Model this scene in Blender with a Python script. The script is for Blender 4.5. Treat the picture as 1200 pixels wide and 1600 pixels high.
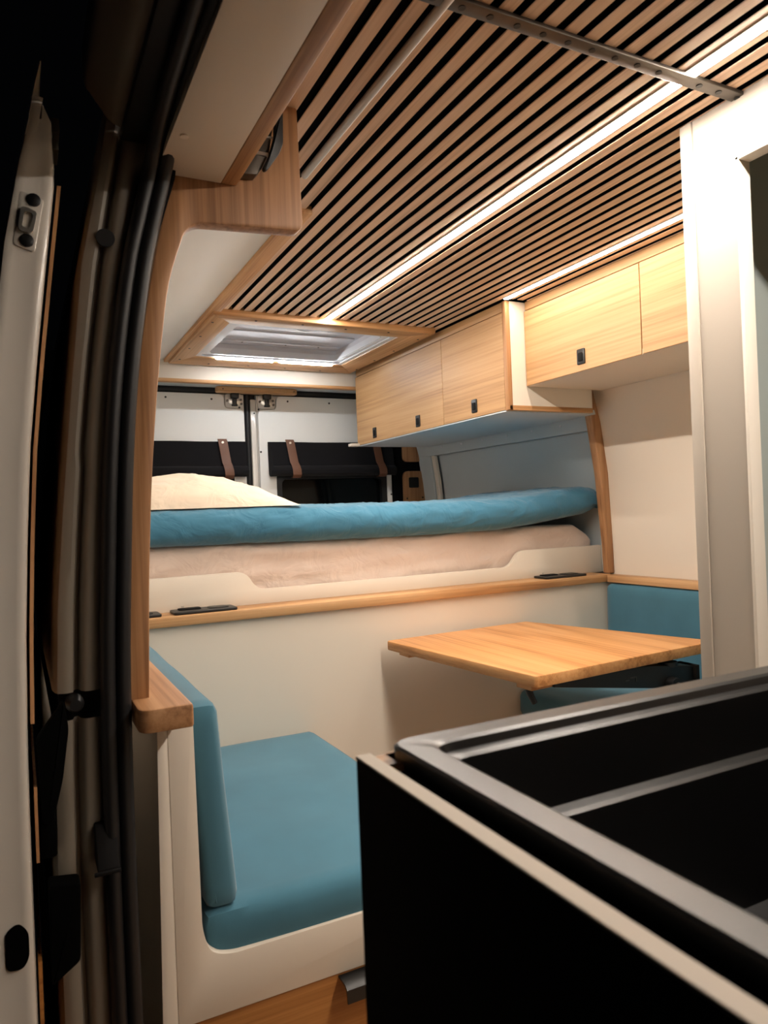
import bpy, bmesh, math, random
from mathutils import Vector, Matrix, noise
for o in list(bpy.data.objects): bpy.data.objects.remove(o)
SC = bpy.context.scene
COL = SC.collection
H = 1.16            # height of the lens above the van floor; all z below are measured from the lens
random.seed(4)
PI = math.pi

# ------------------------------------------------------------------ camera
cd = bpy.data.cameras.new('camera'); cam = bpy.data.objects.new('camera', cd); COL.objects.link(cam)
cd.sensor_fit = 'HORIZONTAL'; cd.sensor_width = 36.0; cd.lens = 34.025; cd.clip_start = 0.02; cd.clip_end = 60
cam.matrix_world = Matrix(((0.89201792, 0.03496551, -0.45064559, 0),
                           (-0.45021941, -0.01967742, -0.89270111, 0),
                           (-0.0400813, 0.99919478, -0.00181046, H),
                           (0, 0, 0, 1)))
cd.dof.use_dof = True; cd.dof.focus_distance = 2.1; cd.dof.aperture_fstop = 13.0
SC.camera = cam
# ------------------------------------------------------------------ night world
w = bpy.data.worlds.new('night'); SC.world = w; w.use_nodes = True
w.node_tree.nodes['Background'].inputs[0].default_value = (0.6, 0.65, 0.8, 1)
w.node_tree.nodes['Background'].inputs[1].default_value = 0.0004
# ------------------------------------------------------------------ exposure
SC.view_settings.view_transform = 'Standard'; SC.view_settings.look = 'None'
SC.view_settings.exposure = 1.3; SC.view_settings.gamma = 1.0; SC.view_settings.use_curve_mapping = False
LED_MAIN, LED_SIDE, LED_HATCH = 76.0, 25.0, 44.0
LED_COL, LED_SIDE_COL, LED_HATCH_COL = (1.0, 0.89, 0.78), (1.0, 0.86, 0.72), (0.93, 0.97, 1.0)

# ================================================================== materials
def lin(c):
    return tuple(((v/255)/12.92 if v/255 <= 0.04045 else ((v/255+0.055)/1.055)**2.4) for v in c) + (1,)
class MT:
    def __init__(s, name):
        s.m = bpy.data.materials.new(name); s.m.use_nodes = True
        s.nt = s.m.node_tree; s.b = s.nt.nodes['Principled BSDF']
    def n(s, t, **k):
        nd = s.nt.nodes.new(t)
        for a, v in k.items():
            if a in nd.inputs: nd.inputs[a].default_value = v
            else: setattr(nd, a, v)
        return nd
    def l(s, a, b): s.nt.links.new(a, b)
def plain(name, col, rough=0.5, metal=0.0, spec=0.5, bump=0, bscale=60, var=0.04, vscale=3, coat=0, sheen=0):
    t = MT(name); c = lin(col)
    tc = t.n('ShaderNodeTexCoord'); nz = t.n('ShaderNodeTexNoise', Scale=vscale, Detail=3.0)
    t.l(tc.outputs['Object'], nz.inputs['Vector'])
    rp = t.n('ShaderNodeValToRGB'); e = rp.color_ramp.elements
    e[0].position = .3; e[1].position = .7
    e[0].color = tuple(v*(1-var) for v in c[:3])+(1,); e[1].color = tuple(min(1, v*(1+var)) for v in c[:3])+(1,)
    t.l(nz.outputs[0], rp.inputs[0]); t.l(rp.outputs[0], t.b.inputs['Base Color'])
    t.b.inputs['Roughness'].default_value = rough; t.b.inputs['Metallic'].default_value = metal
    t.b.inputs['Specular IOR Level'].default_value = spec
    t.b.inputs['Coat Weight'].default_value = coat; t.b.inputs['Coat Roughness'].default_value = 0.1
    if sheen:
        t.b.inputs['Sheen Weight'].default_value = sheen; t.b.inputs['Sheen Roughness'].default_value = .4
    if bump:
        n2 = t.n('ShaderNodeTexNoise', Scale=bscale, Detail=4.0); t.l(tc.outputs['Object'], n2.inputs['Vector'])
        bp = t.n('ShaderNodeBump', Strength=bump, Distance=0.002); t.l(n2.outputs[0], bp.inputs['Height'])
        t.l(bp.outputs[0], t.b.inputs['Normal'])
    return t.m
def wood(name, light, mid, dark, axis, rough=0.5, ring=11.0, fine=110.0, distort=5.0, contrast=1.0):
    """oak: stretched rings plus fine pores running along one axis"""
    t = MT(name); tc = t.n('ShaderNodeTexCoord'); oi = t.n('ShaderNodeObjectInfo')
    ml = t.n('ShaderNodeMath', operation='MULTIPLY'); ml.inputs[1].default_value = 37.0
    t.l(oi.outputs['Random'], ml.inputs[0])
    cb = t.n('ShaderNodeCombineXYZ')
    for i in range(3): t.l(ml.outputs[0], cb.inputs[i])
    ad = t.n('ShaderNodeVectorMath', operation='ADD'); t.l(tc.outputs['Object'], ad.inputs[0]); t.l(cb.outputs[0], ad.inputs[1])
    def mapped(al, ac):
        mp = t.n('ShaderNodeMapping'); sc = [ac]*3; sc[axis] = al
        mp.inputs['Scale'].default_value = sc; t.l(ad.outputs[0], mp.inputs['Vector']); return mp
    m1 = mapped(0.55, 4.5)
    nz = t.n('ShaderNodeTexNoise', Scale=1.3, Detail=2.0, Roughness=.5); t.l(m1.outputs[0], nz.inputs['Vector'])
    mu = t.n('ShaderNodeMath', operation='MULTIPLY'); mu.inputs[1].default_value = ring*2.2; t.l(nz.outputs[0], mu.inputs[0])
    sn = t.n('ShaderNodeMath', operation='SINE'); t.l(mu.outputs[0], sn.inputs[0])
    m2 = mapped(1.6, fine)
    n2 = t.n('ShaderNodeTexNoise', Scale=1.0, Detail=4.0, Roughness=.6); t.l(m2.outputs[0], n2.inputs['Vector'])
    a1 = t.n('ShaderNodeMath', operation='MULTIPLY_ADD'); a1.inputs[1].default_value = 0.13*contrast; a1.inputs[2].default_value = 0.0
    t.l(sn.outputs[0], a1.inputs[0])
    a2 = t.n('ShaderNodeMath', operation='ADD'); t.l(a1.outputs[0], a2.inputs[0]); t.l(n2.outputs[0], a2.inputs[1])
    rp = t.n('ShaderNodeValToRGB'); cr = rp.color_ramp
    cr.elements[0].position = .26; cr.elements[0].color = lin(dark)
    cr.elements[1].position = .74; cr.elements[1].color = lin(light)
    x = cr.elements.new(.47); x.color = lin(mid)
    hs = t.n('ShaderNodeHueSaturation'); mr = t.n('ShaderNodeMapRange'); mr.inputs['To Min'].default_value = .92; mr.inputs['To Max'].default_value = 1.06
    t.l(oi.outputs['Random'], mr.inputs['Value']); t.l(mr.outputs[0], hs.inputs['Value'])
    t.l(a2.outputs[0], rp.inputs[0]); t.l(rp.outputs[0], hs.inputs['Color']); t.l(hs.outputs[0], t.b.inputs['Base Color'])
    t.b.inputs['Roughness'].default_value = rough
    bp = t.n('ShaderNodeBump', Strength=.12, Distance=0.001); t.l(n2.outputs[0], bp.inputs['Height']); t.l(bp.outputs[0], t.b.inputs['Normal'])
    return t.m
def fabric(name, col, rough=.9, weave=900, bump=.25, var=.06, sheen=.3, fold=0):
    t = MT(name); c = lin(col); tc = t.n('ShaderNodeTexCoord')
    nz = t.n('ShaderNodeTexNoise', Scale=9.0, Detail=5.0); t.l(tc.outputs['Object'], nz.inputs['Vector'])
    rp = t.n('ShaderNodeValToRGB'); e = rp.color_ramp.elements; e[0].position = .3; e[1].position = .7
    e[0].color = tuple(v*(1-var) for v in c[:3])+(1,); e[1].color = tuple(min(1, v*(1+var)) for v in c[:3])+(1,)
    t.l(nz.outputs[0], rp.inputs[0]); t.l(rp.outputs[0], t.b.inputs['Base Color'])
    t.b.inputs['Roughness'].default_value = rough; t.b.inputs['Sheen Weight'].default_value = sheen
    t.b.inputs['Specular IOR Level'].default_value = .2
    n2 = t.n('ShaderNodeTexNoise', Scale=float(weave), Detail=2.0); t.l(tc.outputs['Object'], n2.inputs['Vector'])
    bp = t.n('ShaderNodeBump', Strength=bump, Distance=0.0008); t.l(n2.outputs[0], bp.inputs['Height'])
    last = bp
    if fold:
        n3 = t.n('ShaderNodeTexNoise', Scale=11.0, Detail=3.0, Distortion=1.2); t.l(tc.outputs['Object'], n3.inputs['Vector'])
        b3 = t.n('ShaderNodeBump', Strength=fold, Distance=0.02); t.l(n3.outputs[0], b3.inputs['Height']); t.l(bp.outputs[0], b3.inputs['Normal']); last = b3
    t.l(last.outputs[0], t.b.inputs['Normal'])
    return t.m
def emit(name, col, s):
    t = MT(name); t.nt.nodes.remove(t.b); e = t.n('ShaderNodeEmission', Strength=s); e.inputs['Color'].default_value = col+(1,)
    t.l(e.outputs[0], t.nt.nodes['Material Output'].inputs['Surface']); return t.m
M = {}
M['oak_y'] = wood('oak along van', (214, 172, 126), (196, 150, 104), (162, 116, 74), 1)
M['oak_x'] = wood('oak across van', (214, 170, 122), (196, 148, 98), (162, 114, 70), 0)
M['oak_z'] = wood('oak upright', (190, 144, 102), (170, 123, 82), (136, 94, 60), 2, contrast=.8)
M['oak_cap'] = wood('oak cap', (190, 144, 102), (170, 123, 82), (136, 94, 60), 1, contrast=.8)
M['slat'] = wood('oak slat', (232, 203, 176), (222, 190, 160), (198, 164, 134), 1, fine=140, ring=12, contrast=.7)
M['veneer'] = wood('oak veneer', (202, 162, 117), (190, 148, 101), (168, 126, 83), 1, ring=9, contrast=.6)
M['table'] = wood('oak table', (214, 160, 104), (202, 144, 88), (174, 116, 64), 1, ring=10, contrast=.9, rough=.42)
M['drawer'] = wood('oak drawer', (190, 132, 70), (170, 112, 54), (140, 86, 38), 0, contrast=.6)
M['floor'] = wood('floor', (196, 156, 114), (178, 136, 96), (148, 108, 72), 1)
M['cream'] = plain('cream laminate', (228, 218, 203), .55, var=.015)
M['cream_edge'] = plain('cream edge band', (230, 221, 207), .5, var=.01)
M['core'] = plain('beige panel core', (188, 176, 160), .6, var=.02)
M['white_panel'] = plain('white door panel', (226, 226, 222), .5, var=.015)
M['partition'] = plain('partition laminate', (192, 182, 168), .5, var=.015)
M['grey_panel'] = plain('pale grey panel', (196, 206, 210), .5, var=.015)
M['teal_grey'] = plain('grey green laminate', (176, 186, 182), .4, var=.02)
M['felt'] = plain('black felt', (13, 12, 14), .95, spec=.1, bump=.3, bscale=400)
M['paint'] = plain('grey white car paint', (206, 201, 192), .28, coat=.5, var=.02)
M['paint_shaded'] = plain('car paint darkened for shade', (132, 124, 112), .45, coat=.1, var=.04)  # same paint as the door, with the door frame's shade put into the colour
M['rubber'] = plain('black rubber', (20, 20, 22), .5, spec=.4, bump=.1)
M['black'] = plain('black plastic', (17, 17, 18), .42, var=.1)
M['blackhole'] = plain('dark cavity', (4, 4, 4), .9, spec=.05)
M['matt_black'] = plain('matt black laminate', (12, 10, 10), .75, spec=.2, var=.05)
M['sink'] = plain('black composite', (16, 15, 15), .3, spec=.7, bump=.08, bscale=900)
M['steel'] = plain('dark steel', (96, 90, 84), .42, metal=.85, var=.1, vscale=20)
M['chrome'] = plain('bright steel', (214, 212, 206), .3, metal=.9)
M['alu'] = plain('grey aluminium', (188, 186, 182), .45, metal=.3)
M['teal'] = fabric('teal velvet', (70, 118, 138), sheen=.3, var=.08)
M['duvet'] = fabric('blue cotton', (66, 121, 148), weave=1400, bump=.12, fold=.5, var=.04)
M['sheet'] = fabric('pinkish cotton sheet', (224, 204, 190), weave=1400, bump=.1, fold=.5, var=.02)
M['pillow'] = fabric('cream pillow cotton', (232, 216, 196), weave=1400, bump=.1, fold=.4, var=.02)
M['blind'] = fabric('black woven blind', (15, 14, 17), weave=500, bump=.5, sheen=.1)
M['leather'] = plain('brown leather', (104, 68, 48), .55, bump=.4, bscale=200, var=.1)
M['plastic_white'] = plain('white plastic', (222, 222, 226), .35, var=.01)
M['dome'] = plain('frosted grey acrylic', (206, 203, 208), .5, var=.02)
M['glass'] = plain('dark night glass', (3, 6, 8), .05, spec=.22, var=.2)
M['led'] = emit('led main', LED_COL, LED_MAIN)
M['led_side'] = emit('led side', LED_SIDE_COL, LED_SIDE)
M['led_hatch'] = emit('led hatch', LED_HATCH_COL, LED_HATCH)

# ================================================================== mesh helpers
def box(x0, x1, y0, y1, z0, z1, bev=0.0, seg=2):
    bm = bmesh.new()
    bmesh.ops.create_cube(bm, size=1)
    for v in bm.verts:
        v.co = Vector((x0 if v.co.x < 0 else x1, y0 if v.co.y < 0 else y1, z0 if v.co.z < 0 else z1))
    if bev > 0:
        bmesh.ops.bevel(bm, geom=bm.edges[:], offset=bev, segments=seg, affect='EDGES', profile=.5)
    return bm
AX = {'x': (1, 2, 0), 'y': (0, 2, 1), 'z': (0, 1, 2)}
def prism(pts, ax, a, b, bev=0.0, seg=2):
    """polygon in the plane normal to ax, drawn from a to b"""
    i, j, k = AX[ax]; bm = bmesh.new()
    def mk(p, t):
        c = [0, 0, 0]; c[i], c[j], c[k] = p[0], p[1], t; return bm.verts.new(c)
    lo = [mk(p, a) for p in pts]; hi = [mk(p, b) for p in pts]; n = len(pts)
    bm.faces.new(lo); bm.faces.new(hi[::-1])
    for q in range(n): bm.faces.new((lo[q], hi[q], hi[(q+1) % n], lo[(q+1) % n]))
    bmesh.ops.recalc_face_normals(bm, faces=bm.faces[:])
    if bev > 0:
        es = [e for e in bm.edges if abs(e.verts[0].co[k]-e.verts[1].co[k]) < 1e-6]
        bmesh.ops.bevel(bm, geom=es, offset=bev, segments=seg, affect='EDGES', profile=.5)
    return bm
def rnd(pts, rad, n=6):
    """round the corners of a polygon; rad may be a list"""
    out = []; N = len(pts)
    for q in range(N):
        r = rad[q] if isinstance(rad, (list, tuple)) else rad
        p = Vector(pts[q]); a = Vector(pts[q-1])-p; b = Vector(pts[(q+1) % N])-p
        if r <= 0: out.append(tuple(p)); continue
        la, lb = a.length, b.length; a.normalize(); b.normalize()
        d = min(r, la*.49, lb*.49); p0, p1 = p+a*d, p+b*d
        for s in range(n+1):
            t = s/n; out.append(tuple(p0*(1-t)**2+p*2*t*(1-t)+p1*t*t))
    return out
def rrect(u0, u1, v0, v1, r, n=6): return rnd([(u0, v0), (u1, v0), (u1, v1), (u0, v1)], r, n)
def ring_prism(outer, inner, ax, a, b):
    """a flat frame: outer and inner outlines with the same number of points"""
    i, j, k = AX[ax]; bm = bmesh.new()
    def mk(p, t):
        c = [0, 0, 0]; c[i], c[j], c[k] = p[0], p[1], t; return bm.verts.new(c)
    R = [[mk(p, t) for p in o] for o in (outer, inner) for t in (a, b)]   # oa ob ia ib
    n = len(outer)
    for q in range(n):
        s = (q+1) % n
        for A, B in ((0, 1), (1, 3), (3, 2), (2, 0)): bm.faces.new((R[A][q], R[A][s], R[B][s], R[B][q]))
    bmesh.ops.recalc_face_normals(bm, faces=bm.faces[:]); return bm
def tube(path, r, n=10):
    bm = bmesh.new(); rings = []; P = [Vector(p) for p in path]; u = None
    for q, p in enumerate(P):
        d = (P[min(q+1, len(P)-1)]-P[max(q-1, 0)]).normalized()
        if u is None: u = d.cross(Vector((0, 0, 1)) if abs(d.z) < .9 else Vector((1, 0, 0))).normalized()
        else: u = (u-d*u.dot(d)).normalized()
        v = d.cross(u); rr = r[q] if isinstance(r, (list, tuple)) else r
        rings.append([bm.verts.new(p+(u*math.cos(2*PI*s/n)+v*math.sin(2*PI*s/n))*rr) for s in range(n)])
    for a, b in zip(rings, rings[1:]):
        for s in range(n): bm.faces.new((a[s], a[(s+1) % n], b[(s+1) % n], b[s]))
    bm.faces.new(rings[0]); bm.faces.new(rings[-1][::-1])
    bmesh.ops.recalc_face_normals(bm, faces=bm.faces[:]); return bm
def cyl(c, ax, r, l, n=16, r2=None):
    k = 'xyz'.index(ax); a = list(c); b = list(c); a[k] -= l/2; b[k] += l/2
    return tube([a, b], [r, r if r2 is None else r2], n)
def loft(rings, caps=True):
    bm = bmesh.new(); V = [[bm.verts.new(p) for p in r] for r in rings]; n = len(V[0])
    for a, b in zip(V, V[1:]):
        for s in range(n): bm.faces.new((a[s], a[(s+1) % n], b[(s+1) % n], b[s]))
    if caps: bm.faces.new(V[0]); bm.faces.new(V[-1][::-1])
    bmesh.ops.recalc_face_normals(bm, faces=bm.faces[:]); return bm
def sheet(grid, thick=0.0):
    """open surface from rows of points, optionally given thickness along its normals"""
    bm = bmesh.new(); V = [[bm.verts.new(p) for p in r] for r in grid]
    for a, b in zip(V, V[1:]):
        for s in range(len(a)-1): bm.faces.new((a[s], a[s+1], b[s+1], b[s]))
    bmesh.ops.recalc_face_normals(bm, faces=bm.faces[:])
    if thick: bmesh.ops.solidify(bm, geom=bm.faces[:], thickness=thick)
    return bm
def rbox(x0, x1, y0, y1, z0, z1, r, step=.03, puff=0.0, amp=0.0, ns=6.0, seed=0.0, shape=None):
    """upholstery: a densely gridded box with round edges, crowned faces and a little unevenness"""
    lo, hi = Vector((x0, y0, z0)), Vector((x1, y1, z1)); c = (lo+hi)/2; hs = (hi-lo)/2
    N = [max(4, min(150, int(2*h/step))) for h in hs]
    bm = bmesh.new(); vm = {}
    def tk(i, n): # denser near the rim
        t = i/n*2-1; return t
    def vert(i, j, k):
        key = (i, j, k)
        if key in vm: return vm[key]
        p = Vector(((i/N[0]*2-1)*hs.x, (j/N[1]*2-1)*hs.y, (k/N[2]*2-1)*hs.z))
        inner = Vector([max(-(h-r), min(h-r, q)) for q, h in zip(p, hs)])
        d = p-inner
        if d.length > 1e-9: p = inner+d.normalized()*r
        f = [1-min(1, abs(q)/h)**2 for q, h in zip(p, hs)]
        if puff:
            g = Vector((p.x/hs.x if abs(p.x) > hs.x-r-1e-6 else 0, p.y/hs.y if abs(p.y) > hs.y-r-1e-6 else 0, p.z/hs.z if abs(p.z) > hs.z-r-1e-6 else 0))
            p = p+Vector((g.x*f[1]*f[2], g.y*f[0]*f[2], g.z*f[0]*f[1]))*puff
        q = p+c
        if amp:
            q = q+Vector((noise.noise(q*ns+Vector((seed, 0, 0))), noise.noise(q*ns+Vector((0, seed+9, 0))), noise.noise(q*ns+Vector((0, 0, seed+5)))))*amp
        if shape: q = shape(q)
        vm[key] = bm.verts.new(q); return vm[key]
    nx, ny, nz = N
    for k in (0, nz):
        for i in range(nx):
            for j in range(ny): bm.faces.new((vert(i, j, k), vert(i+1, j, k), vert(i+1, j+1, k), vert(i, j+1, k)))
    for j in (0, ny):
        for i in range(nx):
            for k in range(nz): bm.faces.new((vert(i, j, k), vert(i+1, j, k), vert(i+1, j, k+1), vert(i, j, k+1)))
    for i in (0, nx):
        for j in range(ny):
            for k in range(nz): bm.faces.new((vert(i, j, k), vert(i, j+1, k), vert(i, j+1, k+1), vert(i, j, k+1)))
    bmesh.ops.recalc_face_normals(bm, faces=bm.faces[:]); return bm

ORG = {}
def obj(name, bms, mat, parent=None, smooth=True, org=None, angle=38):
    if not isinstance(bms, (list, tuple)): bms = [bms]
    me = bpy.data.meshes.new(name); bm = bmesh.new()
    for b in bms:
        t = bpy.data.meshes.new('tmp'); b.to_mesh(t); b.free(); bm.from_mesh(t); bpy.data.meshes.remove(t)
    if org is None:
        xs = [v.co for v in bm.verts]
        org = Vector(((min(v.x for v in xs)+max(v.x for v in xs))/2, (min(v.y for v in xs)+max(v.y for v in xs))/2, min(v.z for v in xs)))
    else: org = Vector(org)
    for v in bm.verts: v.co -= org
    bm.to_mesh(me); bm.free()
    me.materials.append(M[mat] if isinstance(mat, str) else mat)
    if smooth:
        for p in me.polygons: p.use_smooth = True
        me.set_sharp_from_angle(angle=math.radians(angle))
    o = bpy.data.objects.new(name, me); COL.objects.link(o)
    place(o, org, parent); return o
def place(o, org, parent):
    org = Vector(org); ORG[o.name] = org
    if parent is None: o.location = org+Vector((0, 0, H))
    else: o.parent = parent; o.location = org-ORG[parent.name]
def clone(src, org, parent):
    o = src.copy(); COL.objects.link(o); o.parent = None; place(o, org, parent); return o
def tag(o, label, cat, group=None):
    o['label'] = label; o['category'] = cat
    if group: o['group'] = group
    return o
def thing(name, label, cat, org, group=None):
    o = bpy.data.objects.new(name, None); COL.objects.link(o); o.empty_display_size = .05
    place(o, org, None); return tag(o, label, cat, group)
def struct(o, kind='structure'): o['kind'] = kind; return o
def sroot(name, org):
    o = bpy.data.objects.new(name, None); COL.objects.link(o); place(o, org, None); o['kind'] = 'structure'; return o
def screws(pts, parent, r=.004, ax='y', mat='black', h=.002, name='screw'):
    first = None
    for p in pts:
        if first is None: first = obj(name, cyl(p, ax, r, h, 8), mat, parent, org=p)
        else: clone(first, p, parent)

# ================================================================== the shell
FZ = -H
struct(obj('floor', box(.02, 2.1, -1.2, 3.55, FZ-.04, FZ), 'floor'))
# --- ceiling: black felt board with oak slats
CZ = .707
ceil = struct(obj('ceiling', [box(.2, 2.06, -1.0, 2.46, CZ+.011, CZ+.03), box(.2, .69, 2.46, 3.5, CZ+.011, CZ+.03),
                              box(1.35, 2.06, 2.46, 3.5, CZ+.011, CZ+.03), box(.69, 1.35, 3.05, 3.5, CZ+.011, CZ+.03)], 'felt'))
P0, PIT, SW = 1.0195, .0395, .0248
cache = {}
for k in range(-16, 15):
    xc = P0+PIT*(k+.5)
    x0, x1 = xc-SW/2, xc+SW/2
    yend = 2.405
    if xc < .60: yend = 1.60
    if xc > 1.47: yend = 3.16
    if xc > 1.495: yend = 1.985
    if xc < .40: continue
    for (ya, yb) in ((-.9, .839), (.841, yend)):
        key = (ya, yb)
        org = (xc, (ya+yb)/2, CZ)
        if key not in cache:
            b = box(x0, x1, ya, yb, CZ, CZ+.011, .0012, 1)
            cache[key] = obj('slat', b, 'slat', ceil, org=org)
            me = cache[key].data; me.materials.append(M['felt'])
            for p in me.polygons:
                if p.normal.z > -.3: p.material_index = 1
        else: clone(cache[key], org, ceil)
struct(obj('trim_1', box(.592, .634, 1.56, 3.26, .697, CZ+.010, .002), 'oak_y'))
# --- left wall behind the frame: pale panel that leans in to the ceiling
prof = [(.605, .712), (.45, .671), (.30, .632), (.19, .60), (.15, .40), (.11, -.05), (.085, -.4), (.085, FZ)]
sm = []
for a, b in zip(prof, prof[1:]):
    for s in range(4): t = s/4; sm.append((a[0]*(1-t)+b[0]*t, a[1]*(1-t)+b[1]*t))
sm.append(prof[-1])
for _ in range(3): sm = [sm[0]]+[((sm[i-1][0]+2*sm[i][0]+sm[i+1][0])/4, (sm[i-1][1]+2*sm[i][1]+sm[i+1][1])/4) for i in range(1, len(sm)-1)]+[sm[-1]]
struct(obj('wall_left', prism(sm+[(p[0]-.02, p[1]+.0) for p in sm[::-1]], 'y', 1.58, 3.5), 'white_panel'))
# --- right wall: cream panel forward of the bed, following the bulge of the van
def rx(z):   # inner face of the right wall
    pts = [(-1.3, 2.04), (-.5, 2.04), (-.30, 2.04), (-.27, 1.995), (-.147, 1.992), (.116, 1.982), (.306, 1.955), (.443, 1.917), (.72, 1.84)]
    for (a, xa), (b, xb) in zip(pts, pts[1:]):
        if z <= b: t = (z-a)/(b-a); return xa+(xb-xa)*t
    return pts[-1][1]
zs = [FZ+(.73-FZ)*i/40 for i in range(41)]
struct(obj('wall_right', prism([(rx(z), z) for z in zs]+[(rx(z)+.02, z) for z in zs[::-1]], 'y', .96, 2.10), 'cream'))
# grey panelling over the bed: a frame round a recessed field
def flare(bm):
    for v in bm.verts: v.co.x += .065*max(0, min(1, (3.42-v.co.y)/1.3))
    return bm
gw = struct(obj('wall_right_rear', flare(prism([(rx(max(z, -.26))+.0, z) for z in zs]+[(rx(max(z, -.26))+.02, z) for z in zs[::-1]], 'y', 2.086, 3.5)), 'grey_panel'))
def gpanel(y0, y1, z0, z1, off, th):
    n = 8; zz = [z0+(z1-z0)*i/n for i in range(n+1)]
    return flare(prism([(rx(max(z, -.26))-off, z) for z in zz]+[(rx(max(z, -.26))-off+th, z) for z in zz[::-1]], 'y', y0, y1, .003, 1))
obj('panel_rail', gpanel(2.09, 3.36, .288, .42, .045, .03), 'grey_panel', gw)
obj('panel_stile', gpanel(3.255, 3.36, -.26, .287, .045, .03), 'grey_panel', gw)
obj('panel_edge', gpanel(3.225, 3.254, -.26, .287, .036, .02), 'cream_edge', gw)
obj('panel_stile', gpanel(2.09, 2.15, -.26, .287, .030, .02), 'white_panel', gw)
obj('panel_field', gpanel(2.151, 3.224, -.26, .287, .008, .007), 'grey_panel', gw)
screws([(rx(.322)-.046+.065*(3.42-y)/1.3, y, .322) for y in (3.127, 2.961, 2.792, 2.618, 2.451, 2.28, 2.13)], gw, .005, 'x', 'plastic_white', .005)
# oak upright where the two panellings meet
tz = [-.258+(.445+.258)*i/20 for i in range(21)]
def trx(z):
    pts = [(-.26, 1.972), (-.147, 1.968), (.116, 1.946), (.306, 1.916), (.436, 1.889), (.5, 1.87)]
    for (a, xa), (b, xb) in zip(pts, pts[1:]):
        if z <= b: t = (z-a)/(b-a); return xa+(xb-xa)*t
    return pts[-1][1]
struct(obj('trim_2', prism([(trx(z), z) for z in tz]+[(rx(z)+.004, z) for z in tz[::-1]], 'y', 2.05, 2.085, .003), 'oak_z'))
# --- rear header over the doors
hd = struct(obj('wall_rear', [box(.10, 1.95, 3.24, 3.262, .626, .72)], 'cream'))
obj('header_edge', box(.10, 1.95, 3.232, 3.266, .612, .627, .003), 'oak_x', hd)
obj('header_lining', box(.10, 1.95, 3.262, 3.50, .632, .642), 'grey_panel', hd)
obj('frame_seal', tube([(.1, 3.46, .622), (1.95, 3.46, .622)], .018, 10), 'rubber', hd)
bp_ = rnd([(.855, .612), (1.268, .612), (1.268, .637), (.855, .637)], .012)
bb = obj('latch_cover', prism(rnd([(.858, 3.385), (1.262, 3.385), (1.262, 3.45), (.858, 3.45)], .03), 'z', .606, .632, .005), 'oak_x', hd)
screws([(.885, 3.3845, .617), (1.238, 3.3845, .617)], bb, .003)
# --- rear outside body so that nothing shines through
struct(obj('wall_rear_body', [box(.0, 2.12, 3.50, 3.52, .60, .74)], 'paint_shaded'))

# ================================================================== rear doors
def rear_door(name, x0, x1, side):
    d = sroot(name, ((x0+x1)/2, 3.47, FZ+.02))
    # metal shell with the window opening
    wx0, wx1, wz0, wz1 = (x0+.086, x1-.034, -.32, .215)
    if side < 0: wx0, wx1 = x0+.034, x1-.062
    o4 = [(x0, FZ+.03), (x1, FZ+.03), (x1, .612), (x0, .612)]
    i4 = [(wx0, wz0), (wx1, wz0), (wx1, wz1), (wx0, wz1)]
    obj('door_shell', ring_prism(rnd(o4, .012), rnd(i4, .03), 'y', 3.462, 3.50), 'paint', d)
    # white inner lining cut away round the latch
    lx = x1 if side < 0 else x0     # meeting edge
    s = side
    top, low = .602, .532
    if s < 0:
        o = [(x0+.01, FZ+.06), (lx-.004, FZ+.06), (lx-.004, low), (lx-.10, low), (lx-.10, top), (x0+.01, top)]
        oi = [(wx0, wz0), (wx1, wz0), (wx1, wz1), ((wx0+wx1)/2, wz1), (wx0+.2, wz1), (wx0, wz1)]
    else:
        o = [(lx+.004, FZ+.06), (x1-.01, FZ+.06), (x1-.01, top), (lx+.10, top), (lx+.10, low), (lx+.004, low)]
        oi = [(wx0, wz0), (wx1, wz0), (wx1, wz1), (wx0+.3, wz1), (wx0+.15, wz1), (wx0, wz1)]
    rr = [.01, .01, .03, .03, .03, .01] if s < 0 else [.01, .01, .01, .03, .03, .03]
    lin_ = obj('door_lining', ring_prism(rnd(o, rr), rnd(oi, [.02, .02, .02, 0.0001, 0.0001, .02]), 'y', 3.447, 3.462), 'white_panel', d)
    # window rubber and pane
    g = obj('window_rubber', ring_prism(rrect(wx0-.002, wx1+.002, wz0-.002, wz1+.002, .03), rrect(wx0+.03, wx1-.03, wz0+.03, wz1-.025, .03), 'y', 3.455, 3.485), 'rubber', d)
    obj('window_pane', prism(rrect(wx0+.012, wx1-.012, wz0+.012, wz1-.012, .03), 'y', 3.488, 3.493), 'glass', d)
    # latch plate
    px0, px1 = (lx-.094, lx-.006) if s < 0 else (lx+.006, lx+.094)
    lp = obj('latch_plate', prism(rrect(px0, px1, .538, .606, .016), 'y', 3.452, 3.463, .002), 'paint', d)
    cx = (px0+px1)/2-.006*0
    obj('latch_bracket', prism(rnd([(cx-.028, .556), (cx+.03, .548), (cx+.03, .588), (cx-.028, .584)], .01), 'y', 3.447, 3.452, .001), 'chrome', lp)
    obj('latch_hook', [prism(rnd([(cx-.018, .582), (cx+.018, .582), (cx+.02, .612), (cx-.02, .612)], .006), 'y', 3.425, 3.45, .003),
                       prism(rnd([(cx-.010, .548), (cx+.010, .548), (cx+.010, .585), (cx-.010, .585)], .003), 'y', 3.433, 3.449, .002),
                       prism(rnd([(cx-.014, .546), (cx+.014, .546), (cx+.014, .556), (cx-.014, .556)], .003), 'y', 3.436, 3.449, .002)], 'black', lp)
    screws([(cx-.034, 3.446, .572), (cx+.032, 3.446, .578), (cx+.034, 3.446, .558)], lp, .006, 'y', 'steel', .006, 'bolt')
    return d
d1 = rear_door('door_1', .26, 1.004, -1)
screws([(.631, 3.4465, .579), (.844, 3.4465, .577), (.979, 3.4505, .541), (.42, 3.4465, .579)], d1, .005)
d2 = rear_door('door_2', 1.066, 1.802, 1)
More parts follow.
